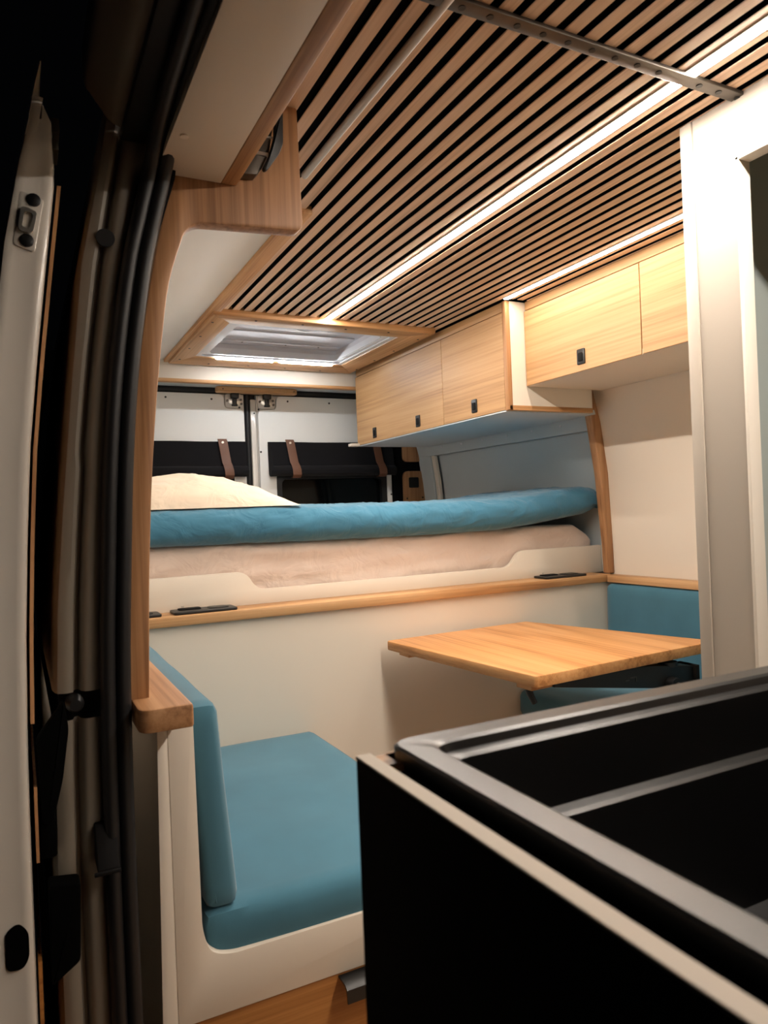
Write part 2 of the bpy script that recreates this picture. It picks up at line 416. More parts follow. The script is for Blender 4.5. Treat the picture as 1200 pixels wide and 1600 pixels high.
screws([(1.078, 3.4615, .535), (1.225, 3.4465, .578), (1.449, 3.4465, .576), (1.077, 3.4465, .325), (1.072, 3.4465, .087), (1.788, 3.4465, .10), (1.66, 3.4465, .576)], d2, .005)
# the meeting flange between the doors
fl = struct(obj('trim_3', [box(1.034, 1.063, 3.452, 3.50, FZ+.05, .583, .006)], 'paint'))
obj('door_seal_strip', tube([(1.019, 3.462, FZ+.05), (1.019, 3.462, .605)], .014, 10), 'rubber', fl)
obj('flange_back', box(1.0, 1.07, 3.485, 3.5, FZ+.05, .62), 'rubber', fl)
screws([(1.052, 3.4515, .515)], fl, .004)
# corner post beside the right-hand door with oak cover plates
cp = struct(obj('wall_rear_post', [box(1.804, 2.05, 3.44, 3.50, FZ, .64)], 'felt'))
a = obj('cover_plate', prism(rrect(1.856, 1.972, .272, .44, .03), 'y', 3.425, 3.44, .003), 'oak_z', cp)
b2 = obj('cover_plate', prism(rrect(1.854, 1.988, -.25, .222, .034), 'y', 3.425, 3.44, .003), 'oak_z', cp)
obj('vent', prism(rrect(1.886, 1.945, .132, .188, .008), 'y', 3.421, 3.427), 'black', b2)
obj('vent', prism(rrect(1.886, 1.952, -.02, .047, .008), 'y', 3.421, 3.427), 'black', b2)
screws([(1.872, 3.4245, .075), (1.968, 3.4245, .078)], b2, .005)
cpl = struct(obj('wall_rear_post_left', [box(.06, .258, 3.44, 3.50, FZ, .64)], 'felt'))

# blinds rolled up over the rear windows
def blind(x0, x1, straps, label, flare):
    t = thing('roller_blind', label, 'blind', ((x0+x1)/2, 3.43, .2), 'blinds on the rear doors')
    n = 26; rows = []
    prof = [(3.444, .375), (3.437, .374), (3.430, .33), (3.424, .28), (3.418, .255), (3.402, .248), (3.392, .232), (3.394, .214), (3.408, .203), (3.426, .203), (3.440, .214), (3.444, .24)]
    rings = []
    for i in range(n+1):
        u = i/n; x = x0+(x1-x0)*u
        r = []
        for (y, z) in prof:
            k = noise.noise(Vector((x*9, z*14, x0)))*.003
            e = flare*max(0, 1-u*9)*(.016 if .24 < z < .34 else 0)
            r.append((x+e, y+k, z+noise.noise(Vector((x*5, 3, z)))*.003))
        rings.append(r)
    obj('blind_fabric', loft(rings), 'blind', t)
    for sx in straps:
        path = [(3.436, .384), (3.428, .372), (3.421, .32), (3.413, .27), (3.397, .254), (3.386, .232), (3.389, .21), (3.404, .197), (3.43, .197)]
        w_ = .0215
        grid = [[(sx-w_+.020*(.384-z)/.18, y, z), (sx+.020*(.384-z)/.18, y-.002, z), (sx+w_+.020*(.384-z)/.18, y, z)] for y, z in path]
        st = obj('strap', sheet(grid, .003), 'leather', t)
        obj('stud', cyl((sx, 3.425, .368), 'y', .006, .006, 12), 'chrome', st)
    return t
blind(.44, .998, (.884,), 'black rolled-up window blind with one leather strap, on the left-hand rear door', 0)
blind(1.112, 1.80, (1.222, 1.698), 'black rolled-up window blind with two leather straps, on the right-hand rear door', 1)

# ================================================================== roof hatch
ha = thing('roof_hatch', 'oak-framed roof hatch with grey skylight at the end of the slatted ceiling', 'roof hatch', (1.03, 2.8, .687))
hx0, hx1, hy0, hy1 = .607, 1.468, 2.405, 3.215
ix0, ix1, iy0, iy1 = .686, 1.355, 2.50, 3.06
fr = obj('frame_board', prism([(hx0, hy0), (hx1, hy0), (ix1, iy0), (ix0, iy0)], 'z', .686, CZ+.012, .003), 'oak_x', ha)
obj('frame_board', prism([(hx0, hy1), (hx1, hy1), (ix1, iy1), (ix0, iy1)][::-1], 'z', .686, CZ+.012, .003), 'oak_x', ha)
obj('frame_board', prism([(hx0, hy0), (ix0, iy0), (ix0, iy1), (hx0, hy1)], 'z', .686, CZ+.012, .003), 'oak_y', ha)
obj('frame_board', prism([(hx1, hy0), (hx1, hy1), (ix1, iy1), (ix1, iy0)], 'z', .686, CZ+.012, .003), 'oak_y', ha)
screws([(x, y, .6855) for x, y in ((.627, 2.502), (.631, 2.707), (.633, 2.911), (.636, 3.119), (.763, 2.439), (.935, 2.437), (1.107, 2.447), (1.282, 2.441), (1.446, 2.505), (1.447, 2.715), (1.452, 2.911), (1.457, 3.115), (.771, 3.174), (.947, 3.167), (1.122, 3.177), (1.301, 3.189))], ha, .0045, 'z')
q4 = lambda e, f=0: [(ix0+e, iy0+e), (ix1-e, iy0+e), (ix1-e, iy1-e+f), (ix0+e, iy1-e+f)]
rim = obj('inner_frame', [ring_prism(rnd(q4(-.002), .01), rnd(q4(.020), .02), 'z', .6905, .70), ring_prism(rnd(q4(.020), .02), rnd(q4(.040), .03), 'z', .695, .705),
                          ring_prism(rnd(q4(.040), .03), rnd(q4(.046), .03), 'z', .697, .722)], 'plastic_white', ha)
dome = obj('skylight_dome', [prism(rnd(q4(.030), .04), 'z', .742, .752, .004)], 'dome', ha)
obj('dome_rib', box(ix0+.06, ix1-.06, 2.775, 2.781, .737, .743, .001), 'dome', dome)
obj('dome_rib', box(ix0+.06, ix1-.06, 2.935, 2.965, .736, .743, .003), 'dome', dome)
obj('shaft_wall', ring_prism(rnd(q4(.028), .03), rnd(q4(.043), .03), 'z', .705, .743), 'dome', ha)
obj('hatch_handle', tube([(.98, 2.64, .742), (.995, 2.64, .728), (1.02, 2.64, .722), (1.045, 2.64, .728), (1.06, 2.64, .742)], .008, 8), 'plastic_white', ha)
screws([(.86, 2.95, .7355), (1.05, 2.95, .7355), (1.2, 2.95, .7355)], ha, .004, 'z')
for xa, xb in ((.775, 1.027), (1.055, 1.308)):
    obj('light_strip', box(xa, xb, 3.052, 3.066, .683, .6905, .002), 'led_hatch', ha)

# ================================================================== ceiling fittings
def led(xc, y0, y1, mat, label, w_=.011):
    t = thing('led_strip', label, 'ceiling light', (xc, (y0+y1)/2, CZ-.006))
    obj('channel', box(xc-w_-.004, xc+w_+.004, y0-.004, y1, CZ-.002, CZ+.010, .001), 'alu', t)
    p = [(xc-w_, CZ-.002), (xc+w_, CZ-.002), (xc+w_*.9, CZ-.0035), (xc-w_*.9, CZ-.0035)]
    obj('diffuser', prism(p, 'y', y0, y1), mat, t)
    return t
led(P0, -.5, 2.40, 'led', 'long glowing light strip down the middle of the slatted ceiling')
led(P0+12*PIT, .97, 1.985, 'led_side', 'short glowing light strip along the top of the nearer wall cabinet', .009)
rt = thing('mounting_rail', 'dark steel perforated rail screwed across the ceiling slats', 'rail', (.83, .84, CZ-.006))
obj('rail_body', box(.505, 1.168, .828, .853, CZ-.007, CZ, .0015), 'steel', rt)
for i in range(14):
    x = .53+i*.0475
    if abs(x-P0) < .02: continue
    p = (x, .8405, CZ-.0075)
    if i == 0: hole = obj('hole', cyl(p, 'z', .0055, .0012, 10), 'black', rt, org=p)
    else: clone(hole, p, rt)
cc = tag(obj('cable_cover', tube([(.5535, .30, CZ-.003), (.5535, 1.40, CZ-.003)], .0075, 10), 'alu'), 'thin grey round cable cover running along the ceiling slats by the doorway', 'cable cover')

# ================================================================== overhead cabinets
def latch(p, parent, s=1.0):
    o = obj('push_latch', [prism(rrect(p[1]-.017*s, p[1]+.017*s, p[2]-.024*s, p[2]+.024*s, .005), 'x', p[0]-.004, p[0]+.004, .0012)], 'black', parent)
    obj('push_button', prism(rrect(p[1]-.010*s, p[1]+.010*s, p[2]-.015*s, p[2]+.012*s, .004), 'x', p[0]-.006, p[0]-.003, .001), 'matt_black', o)
def back(z): return rx(z)-.006
zz = [.338+(.70-.338)*i/8 for i in range(9)]
c1 = thing('overhead_cabinet', 'deeper oak wall cabinet over the bed, with three black push latches', 'cabinet', (1.7, 2.6, .33))
X1, Y1a, Y1b = 1.50, 2.0, 3.225
obj('bottom_panel', prism([(X1+.002, .331), (back(.33)-.04, .331), (back(.35)-.04, .347), (X1+.002, .347)], 'y', Y1a+.018, Y1b), 'grey_panel', c1)
obj('bottom_lip', box(1.452, 1.502, 3.20, 3.236, .331, .345, .003), 'cream_edge', c1)
obj('side_panel', box(X1+.016, 1.872, Y1a, Y1a+.018, .350, .705, .0005, 1), 'cream', c1)
obj('edge_band', box(X1+.004, 1.873, Y1a-.001, Y1a+.02, .334, .350, .001), 'oak_x', c1)
obj('edge_band', box(X1-.001, X1+.017, Y1a-.001, Y1a+.018, .334, .705, .001), 'oak_z', c1)
obj('fascia', box(X1+.004, X1+.018, Y1a+.018, Y1b, .6725, .706, .001), 'veneer', c1)
obj('body', box(X1+.02, 1.80, Y1a+.02, Y1b, .348, .70), 'cream', c1)
for ya, yb, ks in ((Y1a+.0185, 2.4185, (2.203,)), (2.4205, Y1b, (2.62, 3.03))):
    d = obj('cabinet_door', box(X1-.001, X1+.017, ya, yb, .336, .6685, .0012, 1), 'veneer', c1)
    for k in ks: latch((X1-.001, k, .377), d)
c2 = thing('overhead_cabinet', 'shallower oak wall cabinet beside the cream partition, with one black push latch in view', 'cabinet', (1.75, 1.5, .415))
X2, Y2a, Y2b = 1.577, .985, 1.998
obj('bottom_panel', prism([(X2+.002, .416), (back(.416), .416), (back(.432), .432), (X2+.002, .432)], 'y', Y2a, Y2b), 'cream', c2)
obj('body', prism([(X2+.02, .432)]+[(back(z), z) for z in zz if z > .43]+[(back(.70), .70), (X2+.02, .70)], 'y', Y2a, Y2b-.002), 'cream', c2)
obj('fascia', box(X2+.004, X2+.018, Y2a, Y2b-.001, .6765, .706, .001), 'veneer', c2)
for ya, yb, ks in ((1.4815, Y2b-.001, (1.723,)), (Y2a, 1.4785, (1.23,))):
    d = obj('cabinet_door', box(X2-.001, X2+.017, ya, yb, .4165, .6725, .0012, 1), 'veneer', c2)
    for k in ks: latch((X2-.001, k, .461), d)

# ================================================================== bed platform, mattress, bedding
bd = thing('bed_platform', 'cream bed partition with an oak ledge and a notched upper board', 'bed', (1.05, 2.1, FZ))
obj('front_wall', box(.118, 2.036, 2.062, 2.08, FZ, -.288), 'cream', bd)
obj('ledge', box(.118, 1.975, 2.045, 2.152, -.289, -.260, .004), 'oak_x', bd)
ub = [(.125, -.262), (2.035, -.262), (2.035, -.157), (1.632, -.157), (1.588, -.214), (.644, -.217), (.610, -.160), (.33, -.161), (.125, -.161)]
ub = rnd(ub, [0, 0, .01, .03, .03, .03, .03, .0, .0], 6)
obj('upper_board', prism(ub, 'y', 2.152, 2.170, .001), 'cream', bd)
obj('slat_base', box(.13, 1.96, 2.171, 3.40, -.30, -.262), 'cream', bd)
for nm, x0, x1, lab in (('flush_latch', .378, .557, 'black flush latch plate lying on the oak ledge, the middle one of three'),
                        ('flush_latch', 1.680, 1.868, 'black flush latch plate on the oak ledge, near the upright oak trim'),
                        ('flush_latch', .20, .345, 'black flush latch plate on the oak ledge, half hidden behind the oak door post')):
    t = thing(nm, lab, 'latch', ((x0+x1)/2, 2.09, -.26), 'latches on the bed ledge')
    obj('plate', prism(rrect(x0, x1, 2.056, 2.138, .012), 'z', -.260, -.252, .002), 'black', t)
    c = (x0+x1)/2
    obj('lever', prism(rrect(c+.012, x1-.018, 2.078, 2.124, .016), 'z', -.253, -.2495, .001), 'black', t)
    obj('lever', prism(rrect(x0+.02, c-.006, 2.095, 2.13, .012), 'z', -.253, -.2485, .001), 'matt_black', t)
    obj('pin', cyl((x0+.035, 2.122, -.2445), 'z', .004, .004, 8), 'chrome', t)
def ridge(v): return 1-abs(noise.noise(v))*2
def msh(q):
    f = max(0.0, 1-abs(q.y-2.18)/.08)
    wr = .012*ridge(Vector((q.x*2.2+q.z*7, q.z*13-q.x*1.6, 1.7)))**3+.006*ridge(Vector((q.x*6-q.z*12, q.z*20+q.x*3.0, 8)))**2+.006*noise.noise(Vector((q.x*4, q.z*10, 2)))
    q = q+Vector((0, f*(.010-wr), 0))
    if q.x > 1.93 and q.z > -.17: q.z -= (q.x-1.93)*.55
    q.x -= max(0, q.y-2.2)*.055*q.x/2.03
    return q
tag(obj('mattress', rbox(.14, 2.03, 2.182, 3.30, -.262, -.072, .03, .014, .006, .003, 5, 3, msh), 'sheet', angle=80), 'mattress in a pinkish white fitted sheet under the blue duvet', 'mattress')
def dsh(q):
    e = max(0.0, (q.x-1.55)/.45)
    q.z += .046*e**1.2+.003*math.sin(q.x*4.2)
    if q.x > 1.94: q.z -= (q.x-1.94)*.22*(1 if q.z > 0 else -.9)
    f = .005*noise.noise(Vector((q.x*4+q.z*8, q.y*6, q.z*13)))+.006*ridge(Vector((q.x*7+q.z*22, q.y*9, q.z*20-q.x*5)))**4+.003*ridge(Vector((q.x*15-q.z*30, q.y*12, q.z*26+q.x*6)))**3
    q = q+Vector((0, -1 if q.y < 2.22 else 0, .5)).normalized()*f
    q.y += .010*math.sin(q.x*2.1+.5); q.x -= max(0, q.y-2.2)*.055*q.x/2.03
    return q
tag(obj('duvet', rbox(.15, 2.025, 2.125, 2.80, -.076, .031, .048, .0125, .008, .0, 5, 1, dsh), 'duvet', angle=80), 'blue cotton duvet folded lengthwise over the mattress', 'duvet')
def pil(cx, cy, z0, a, b, ht, hb, n=60):
    def pt(i, j, sgn):
        u, v = i/n*2-1, j/n*2-1
        k = max(0, (1-abs(u)**1.8))**.75*max(0, (1-abs(v)**2.6))**.5
        x = cx+a*u*(1-.05*(1-v*v)*(u*u)); y = cy+b*v*(1-.06*(1-u*u)*(v*v))
        z = z0+(ht if sgn > 0 else -hb)*k
        fold = .010*ridge(Vector((x*3.2+z*7, y*6-x*2, z*16+x*2)))**3+.006*ridge(Vector((x*8, y*13+x*5, z*28)))**2
        if sgn > 0: z += (fold-.006)*min(1, k*2)
        return Vector((x, y, z))
    g = [[pt(i, j, 1) for j in range(n+1)] for i in range(n+1)]; h = [[pt(i, j, -1) for j in range(n+1)] for i in range(n+1)]
    A, B_ = sheet(g), sheet(h); t = bpy.data.meshes.new('t'); B_.to_mesh(t); B_.free(); A.from_mesh(t); bpy.data.meshes.remove(t)
    bmesh.ops.remove_doubles(A, verts=A.verts[:], dist=.0005); bmesh.ops.recalc_face_normals(A, faces=A.faces[:]); return A
tag(obj('pillow', pil(.455, 2.42, .037, .345, .27, .112, .004), 'pillow', angle=80), 'cream cotton pillow lying on the blue duvet', 'pillow')

# ================================================================== left bench with its oak frame
BF = 1.175
bn = thing('bench_seat', 'cream bench box with an oak drawer beside the sliding door', 'bench', (.48, 1.6, FZ))
fp = [(.198, -.305), (.238, -.305), (.240, -.655), (.252, -.692), (.285, -.703), (.775, -.703), (.775, -.795), (.198, -.795)]
obj('front_panel', prism(rnd(fp, [0, .004, .03, .03, .03, .004, 0, 0], 6), 'y', BF, BF+.018, .0015), 'cream', bn)
obj('side_wall', [prism([(.167, FZ), (.197, FZ), (.197, -.305), (.182, -.305)], 'y', BF-.001, 2.06, .001)], 'cream_edge', bn)
obj('box', box(.20, .765, BF+.03, 2.06, FZ+.08, -.745), 'cream', bn)
obj('seat_board', box(.20, .772, BF+.018, 2.06, -.745, -.728), 'cream', bn)
dr = obj('drawer', box(.20, .772, BF+.004, BF+.022, FZ+.09, -.797, .0015), 'drawer', bn)
hp = [(BF+.004, -.800), (BF-.026, -.800), (BF-.034, -.806), (BF-.036, -.828), (BF-.033, -.828), (BF-.030, -.809), (BF-.024, -.8035), (BF+.004, -.8035)]
obj('edge_pull', prism(hp, 'x', .470, .60), 'black', dr)
obj('plinth', box(.22, .75, BF+.07, 2.05, FZ, FZ+.09), 'matt_black', bn)
ca = obj('armrest_cap', prism(rnd([(.146, 1.096), (.224, 1.096), (.224, 2.04), (.146, 2.04)], [.022, .006, .0, .0], 6), 'z', -.306, -.271, .004), 'oak_cap', bn)
po = [(.142, -.272), (.145, -.18), (.154, .018), (.166, .176), (.187, .316), (.211, .44), (.238, .54), (.258, .61), (.30, .707), (.456, .707), (.459, .494), (.276, .483), (.256, .468), (.226, .381), (.204, .217), (.190, .076), (.180, -.083), (.173, -.272)]
po = rnd(po, [0, .1, .1, .1, .1, .1, .1, .05, 0, .004, .016, .014, .02, .06, .06, .06, .06, 0], 4)
pf = tag(obj('portal_frame', prism(po, 'y', BF, BF+.032, .003), 'oak_z'), 'oak upright post with an overhead arm framing the doorway, hanging from the slatted ceiling', 'door frame')
seat = thing('seat_cushion', 'teal velvet seat cushion on the bench beside the sliding door', 'cushion', (.5, 1.62, -.727))
obj('cushion_body', rbox(.245, .770, BF+.012, 2.058, -.727, -.638, .022, .02, .007, .002, 6, 2), 'teal', seat)
obj('seam', tube([(.26, BF+.0125, -.715), (.757, BF+.0125, -.715)], .0012, 6), 'teal', seat)
def bsh(q):
    t = (-.30-q.z)/.35; q.x += .026*t*(1 if q.x > .2 else .5); return q
bk = thing('back_cushion', 'teal velvet back cushion standing against the wall behind the oak door post', 'cushion', (.24, 1.62, -.64))
obj('cushion_body', rbox(.2265, .283, BF+.019, 2.056, -.640, -.298, .018, .018, .004, .0015, 6, 5, bsh), 'teal', bk)
obj('seam', tube([(.246, BF+.020, -.32), (.254, BF+.0185, -.45), (.268, BF+.020, -.625)], .0012, 6), 'teal', bk)

# ================================================================== shelf over the sliding door
sh = thing('overhead_shelf', 'cream overhead shelf with an oak lip above the sliding door', 'shelf', (.26, .3, .55))
obj('shelf_base', box(.214, .317, -.85, BF-.001, .552, .566, .001), 'cream', sh)
obj('shelf_lip', box(.317, .343, -.85, BF-.001, .551, .612, .003), 'oak_y', sh)
obj('screw_cap', cyl((.232, 1.046, .5515), 'z', .006, .004, 16), 'cream_edge', sh)
ct = thing('flap_stay', 'black metal flap stay fixed to the oak frame above the shelf lip', 'bracket', (.38, 1.15, .56))
obj('stay_arm', prism(rnd([(.403, .663), (.418, .685), (.416, .621), (.408, .602), (.387, .572), (.382, .57), (.379, .575), (.394, .604), (.401, .625)], .006, 3), 'y', 1.140, 1.150, .0015), 'black', ct)
obj('stay_body', prism([(.345, .563), (.371, .566), (.379, .575), (.394, .604), (.403, .66), (.383, .655), (.350, .60)], 'y', 1.150, 1.174, .001), 'steel', ct)
obj('stay_pin', box(.352, .392, 1.1475, 1.150, .598, .604), 'chrome', ct)
obj('stay_pin', box(.372, .400, 1.1475, 1.150, .629, .632), 'alu', ct)

# ================================================================== right bench and cushions
rb = thing('bench_seat', 'cream bench box under the table by the right-hand wall', 'bench', (1.78, 1.6, FZ))
obj('front_panel', box(1.545, 1.563, .99, 2.06, FZ, -.73, .001), 'cream', rb)
obj('seat_board', box(1.545, 2.03, .99, 2.06, -.745, -.728), 'cream', rb)
obj('back_ledge', box(1.950, 1.994, .98, 2.044, -.289, -.262, .003), 'oak_y', rb)
obj('back_support', box(2.005, 2.03, .98, 2.06, FZ, -.29), 'cream', rb)
tag(obj('seat_cushion', rbox(1.525, 1.945, 1.0, 2.058, -.727, -.625, .03, .022, .006, .002, 6, 7), 'teal'), 'teal velvet seat cushion under the wooden table', 'cushion')
tag(obj('back_cushion', rbox(1.945, 2.003, 1.0, 2.055, -.622, -.292, .024, .02, .005, .002, 6, 8), 'teal'), 'teal velvet back cushion below the oak ledge on the right-hand wall', 'cushion')

# ================================================================== table
tb = thing('table', 'oak table top on a black swivel arm in front of the bed partition', 'table', (1.40, 1.45, FZ))
tp = [(1.007, 2.015), (1.068, 1.361), (1.741, 1.407), (1.564, 2.040)]
obj('tabletop', prism(rnd(tp, .012, 5), 'z', -.424, -.395, .004), 'table', tb)
obj('batten', box(1.035, 1.54, 1.925, 1.985, -.438, -.424, .002), 'table', tb)
obj('batten', prism([(1.083, 1.40), (1.60, 1.436), (1.595, 1.49), (1.08, 1.455)], 'z', -.440, -.424, .002), 'table', tb)
lv = obj('clamp_lever', tube([(1.092, 1.425, -.437), (1.094, 1.422, -.45), (1.103, 1.415, -.475)], [.009, .009, .007], 10), 'black', tb)
arm = obj('swivel_arm', prism([(1.15, -.426), (1.44, -.426), (1.62, -.447), (1.63, -.452), (1.632, -.53), (1.545, -.53), (1.53, -.497), (1.15, -.440)], 'y', 1.395, 1.44, .003), 'black', tb)
obj('arm_cover', cyl((1.555, 1.417, -.437), 'z', .026, .012, 20), 'black', arm)
kn = obj('lock_knob', [cyl((1.54, 1.383, -.487), 'y', .021, .024, 20), cyl((1.54, 1.368, -.487), 'y', .010, .010, 14)], 'black', arm)
obj('maker_mark', [box(1.395, 1.415, 1.3935, 1.3952, -.452, -.449), box(1.415, 1.418, 1.3935, 1.3952, -.462, -.449), box(1.38, 1.392, 1.3935, 1.3952, -.457, -.454)], 'steel', arm)
obj('end_plate', box(1.628, 1.642, 1.385, 1.45, -.54, -.446, .002), 'matt_black', tb)
obj('post', [tube([(1.497, 1.40, FZ+.02), (1.497, 1.40, -.545)], .02, 16), box(1.48, 1.60, 1.385, 1.42, -.57, -.53, .004)], 'black', tb)
obj('foot_plate', prism(rrect(1.43, 1.54, 1.31, 1.48, .02), 'z', FZ, FZ+.02, .003), 'black', tb)

# ================================================================== cream cabin on the right
wc = struct(obj('wall_bathroom', [box(1.148, 1.172, .848, .935, FZ, CZ), box(1.148, 1.172, -.9, .848, .598, CZ), box(1.148, 1.172, -.9, .05, FZ, .598)], 'partition'))
obj('corner_post', box(1.1455, 1.2, .936, .963, FZ, CZ, .002), 'partition', wc)
obj('door_jamb', box(1.146, 1.176, .842, .849, FZ, .600, .001), 'cream_edge', wc)
obj('door_head', box(1.146, 1.176, .05, .849, .594, .600, .001), 'cream_edge', wc)
obj('inner_wall', [box(1.172, 2.0, .938, .955, FZ, CZ), box(1.98, 2.0, -.9, .94, FZ, CZ), box(1.172, 2.0, -.92, -.90, FZ, CZ)], 'teal_grey', wc)
obj('inner_ceiling', box(1.172, 2.0, -.9, .94, CZ-.005, CZ+.005), 'teal_grey', wc)

# ================================================================== kitchen block with the black basin
KZ, KX, KY = -.17, .2057, .4667
kt = thing('kitchen_unit', 'black-faced kitchen block with a pale top edge in the foreground', 'kitchen unit', (.47, .1, FZ))
obj('side_panel', box(KX, KX+.011, -.6, KY, FZ, KZ-.0015, .001), 'matt_black', kt)
obj('panel_edge', box(KX, KX+.012, -.6, KY+.001, KZ-.002, KZ+.0005, .0006, 1), 'core', kt)
sx0, sx1, sy0, sy1 = .2308, .68, .017, .4675
wtop = obj('worktop', [box(KX+.0135, sx0+.010, .45, KY+.005, KZ-.03, KZ-.004), box(sx1-.02, .74, -.6, KY+.005, KZ-.03, KZ-.004), box(sx0+.01, sx1-.01, -.6, sy0+.02, KZ-.03, KZ-.004), box(sx0, sx1, sy1-.010, KY+.007, KZ-.03, KZ-.004)], 'oak_x', kt)
obj('edge_gap', box(KX+.0125, sx0+.010, -.6, .45, KZ-.03, KZ-.010), 'matt_black', kt)
obj('end_panel', box(KX+.012, .73, KY-.018, KY, FZ, KZ-.031), 'cream', kt)
obj('back_panel', box(.71, .73, -.6, KY-.018, FZ, KZ-.031), 'cream', kt)
# basin: nested outlines lofted inward and down
def rr_(e, z, r): return [(p[0], p[1], RZ+(z-RZ)*.85) for p in rrect(sx0+e*.85, sx1-e*.85, sy0+e*.85, sy1-e*.85, r*.85, 8)]
RZ = KZ+.0068
lv_ = [(.010, RZ-.16, .03), (.004, RZ-.012, .022), (.0, RZ-.011, .02), (.0, RZ-.002, .02), (.0025, RZ, .02), (.024, RZ, .018), (.028, RZ-.002, .018), (.030, RZ-.009, .018), (.036, RZ-.0105, .018), (.039, RZ-.013, .018), (.042, RZ-.072, .02), (.050, RZ-.075, .02), (.053, RZ-.078, .02), (.060, RZ-.215, .03), (.075, RZ-.228, .04), (.12, RZ-.230, .04)]
bm = bmesh.new(); rows = [[bm.verts.new(p) for p in rr_(*l)] for l in lv_]
for a, b in zip(rows, rows[1:]):
    for s in range(len(a)): bm.faces.new((a[s], a[(s+1) % len(a)], b[(s+1) % len(a)], b[s]))
bm.faces.new(rows[-1]); bmesh.ops.recalc_face_normals(bm, faces=bm.faces[:])
sk = thing('sink', 'large black composite sink with a stepped rim set into the kitchen block', 'sink', (.455, .24, RZ-.196))
obj('basin', bm, 'sink', sk, angle=22)
obj('drain', cyl((.455, .21, RZ-.194), 'z', .035, .004, 24), 'steel', sk)

# ================================================================== door opening of the van: pillar, seal, sliding door
def interp(tab, z):
    if z >= tab[0][0]: return tab[0][1]
    for (a, xa), (b, xb) in zip(tab, tab[1:]):
        if z >= b: t = (a-z)/(a-b); return xa+(xb-xa)*t
    return tab[-1][1]
JL = [(.72, .166), (.629, .141), (.52, .123), (.391, .096), (.171, .072), (.021, .057), (-.118, .045), (-.243, .040), (-.36, .034), (-.5, .032), (-.63, .033), (-.9, .034), (-1.2, .04)]
JR = [(.72, .225), (.643, .204), (.518, .174), (.388, .155), (.25, .136), (.115, .122), (-.029, .112), (-.229, .103), (-.41, .101), (-.572, .101), (-.744, .103), (-1.2, .108)]
pil_ = struct(sroot('door_pillar', (.09, 1.18, FZ)))
def jamb(z0, z1, n):
    g = []
    for i in range(n+1):
        z = z0+(z1-z0)*i/n; l = interp(JL, z); r = interp(JR, z)
        wob = .006*max(0, math.sin((z-.2)*5.5)) if z > 0 else 0
        kk = (.42+wob*8 if z > .1 else .46)
        c = l+(r-l)*kk
        row = [(l-.004, 3.4, z), (l-.003, 1.20, z), (l, 1.178, z), (l+.003, 1.168, z), (l+.010, 1.164, z), (c-.010, 1.163, z), (c-.005, 1.166, z), (c-.002, 1.182, z), (c+.003, 1.184, z), (c+.006, 1.170, z), (c+.011, 1.162, z), (c+.016, 1.160, z), (r-.004, 1.162, z), (r+.006, 1.167, z), (r+.035, 1.176, z)]
        g.append(row)
    return sheet(g)
obj('pillar_upper', jamb(-.245, .70, 40), 'paint_shaded', pil_)
obj('pillar_lower', jamb(FZ-.1, -.285, 30), 'paint_shaded', pil_)
obj('pillar_recess', [box(.045, .15, 1.19, 1.20, -.30, -.23)], 'matt_black', pil_)
obj('hole_plug', cyl((.133, 1.1595, .432), 'y', .0135, .004, 24), 'black', pil_)
obj('rubber_buffer', [tube([(.066, 1.20, -.262), (.066, 1.165, -.262), (.066, 1.152, -.262)], [.013, .013, .008], 14)], 'rubber', pil_)
obj('catch', [prism(rnd([(1.12, -.50), (1.175, -.50), (1.175, -.44), (1.15, -.44)], .006), 'x', .085, .115, .002), box(.080, .116, 1.116, 1.122, -.502, -.497, .001)], 'matt_black', pil_)
obj('roller_arm', [prism(rnd([(.012, -.30), (.05, -.25), (.055, -.29), (.045, -.36), (.03, -.42), (.016, -.42)], .008), 'y', 1.135, 1.158, .003), box(.012, .034, 1.14, 1.20, -.47, -.40, .004)], 'blackhole', pil_)
obj('guide_block', prism(rnd([(.020, -.50), (.062, -.506), (.058, -.615), (.020, -.64)], .006), 'y', 1.12, 1.157, .003), 'blackhole', pil_)
# header over the door opening
he = struct(obj('door_header', [prism(rnd([(.110, .66), (.145, .61), (.172, .60), (.172, .72), (.110, .72)], .01), 'y', -.9, 1.158)], 'paint_shaded'))
obj('seal_carrier', box(.160, .224, -.9, 1.158, .584, .60, .003), 'rubber', he)
# seal: two parallel rubber lips running up the pillar and forward under the header
sl = [(.120, 1.150, -1.12), (.119, 1.150, -.8), (.118, 1.150, -.5), (.1205, 1.150, -.234), (.1295, 1.150, -.03), (.1385, 1.150, .115), (.152, 1.150, .25), (.1735, 1.150, .39), (.192, 1.150, .47), (.203, 1.147, .515), (.209, 1.135, .545), (.211, 1.105, .564), (.210, 1.05, .572), (.207, .95, .574), (.204, .80, .574), (.198, .40, .574), (.185, -.9, .574)]
def cat(P):
    out = []
    for i in range(len(P)-1):
        p0, p1, p2, p3 = [Vector(P[max(0, min(len(P)-1, i+d))]) for d in (-1, 0, 1, 2)]
        for k in range(5):
            t = k/5; out.append(.5*((2*p1)+(p2-p0)*t+(2*p0-5*p1+4*p2-p3)*t*t+(3*p1-p0-3*p2+p3)*t**3))
    return out+[Vector(P[-1])]
def lip(dx, dy, r):
    return tube([p+Vector((dx, dy, 0)) for p in cat(sl)], r, 12)
ds = thing('door_seal', 'black double-lipped rubber seal round the sliding door opening', 'door seal', (.15, 1.15, FZ+.04))
obj('outer_lip', lip(-.0095, 0, .0112), 'rubber', ds)
obj('inner_lip', lip(.0120, .004, .0118), 'rubber', ds)
obj('trim_flap', prism(rnd([(.236, .578), (.243, .568), (.240, .54), (.205, .43), (.188, .36), (.182, .36), (.19, .42), (.215, .52), (.222, .57)], .004, 2), 'y', 1.156, 1.172, .002), 'felt', ds)

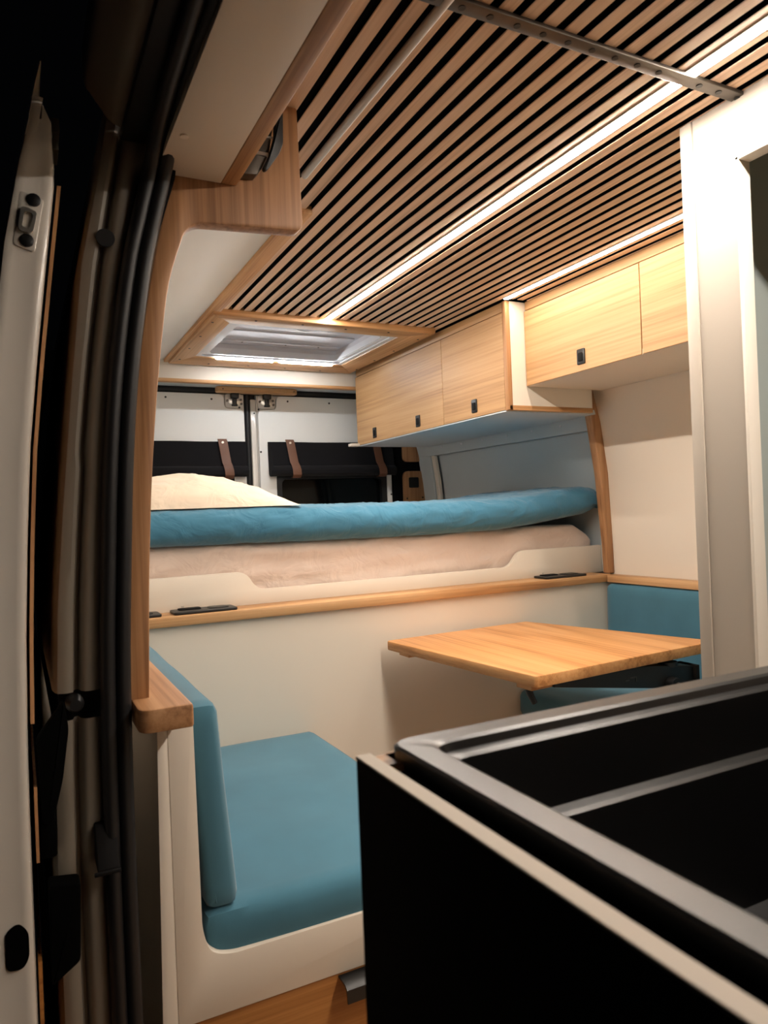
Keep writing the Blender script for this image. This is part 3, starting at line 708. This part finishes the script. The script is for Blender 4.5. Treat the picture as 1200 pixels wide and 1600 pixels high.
# sliding door, pushed back outside the body
sd = sroot('door_3', (-.02, 1.6, FZ-.1))
DI = [(.595, .050), (.585, .060), (.565, .0625), (.53, .0625), (.493, .064), (.429, .056), (.357, .047), (.232, .032), (.108, .019), (-.022, .011), (-.152, .005), (-.282, .002), (-.386, .001), (-.67, .001), (-1.25, .004)]
DO = [(.645, .0475), (.612, .039), (.557, .029), (.501, .015), (.438, .003), (.385, -.007), (.332, -.014), (.2, -.030), (.0, -.048), (-.2, -.058), (-.5, -.064), (-1.25, -.06)]
zz_ = [-1.2+(.595+1.2)*i/60 for i in range(61)]
rings = []
for z in zz_:
    i_, o_ = interp(DI, z), interp(DO, z)
    if z > .53: i_ -= 0
    rings.append([(o_, 1.108, z), (o_+.004, 1.100, z), (o_+.010, 1.0985, z), (o_+.016, 1.101, z), (i_-.014, 1.1015, z), (i_-.007, 1.1015, z), (i_-.002, 1.104, z), (i_, 1.115, z), (i_, 2.25, z), (o_, 2.25, z)])
obj('door_body', loft(rings), 'paint', sd)
tz_ = [.54+(.646-.54)*i/10 for i in range(11)]
obj('upper_flange', loft([[(interp(DO, z), 1.108, z), (interp(DO, z)+.003, 1.100, z), (interp(DO, z)+.010*(.66-z)/.08+.002, 1.101, z), (interp(DO, z)+.010*(.66-z)/.08+.002, 2.2, z), (interp(DO, z), 2.2, z)] for z in tz_]), 'paint', sd)
def dpan(z0, z1, y0, a, b, mat, n=16):
    g = []
    zz2 = [z0+(z1-z0)*i/n for i in range(n+1)]
    return obj('inner_lining', prism([(interp(DI, z)+a, z) for z in zz2]+[(interp(DI, z)+b, z) for z in zz2[::-1]], 'y', y0, 2.2), mat, sd)
dpan(-.275, .49, 1.135, .004, .009, 'oak_z')
dpan(-.47, -.365, 1.135, .006, .010, 'oak_z')
dpan(-.9, -.60, 1.12, .003, .008, 'drawer')
stp = [(.018, .461), (.048, .453), (.034, .377), (.007, .385)]
sp = obj('striker_plate', prism(rnd(stp, .006), 'y', 1.0985, 1.104, .0015), 'paint', sd)
obj('striker_loop', ring_prism(rnd([(.019, .438), (.039, .432), (.032, .401), (.014, .404)], .006), rnd([(.0235, .432), (.0345, .428), (.0285, .407), (.0185, .409)], .005), 'y', 1.093, 1.099), 'chrome', sp)
obj('bolt', tube([(.035, 1.1, .449), (.035, 1.0965, .449), (.035, 1.0955, .449)], [.009, .009, .007], 16), 'black', sp)
obj('bolt', tube([(.0245, 1.1, .392), (.0245, 1.0965, .392), (.0245, 1.0955, .392)], [.009, .009, .007], 16), 'black', sp)
obj('access_hole', prism(rnd([(-.034, -.590), (-.014, -.592), (-.006, -.578), (-.006, -.545), (-.018, -.529), (-.034, -.538)], .008, 5), 'y', 1.0990, 1.1035), 'blackhole', sd)
obj('latch_bracket', [box(.062, .072, 1.11, 1.16, .555, .575, .001), box(.060, .070, 1.11, 1.16, .53, .545, .001)], 'steel', sd)
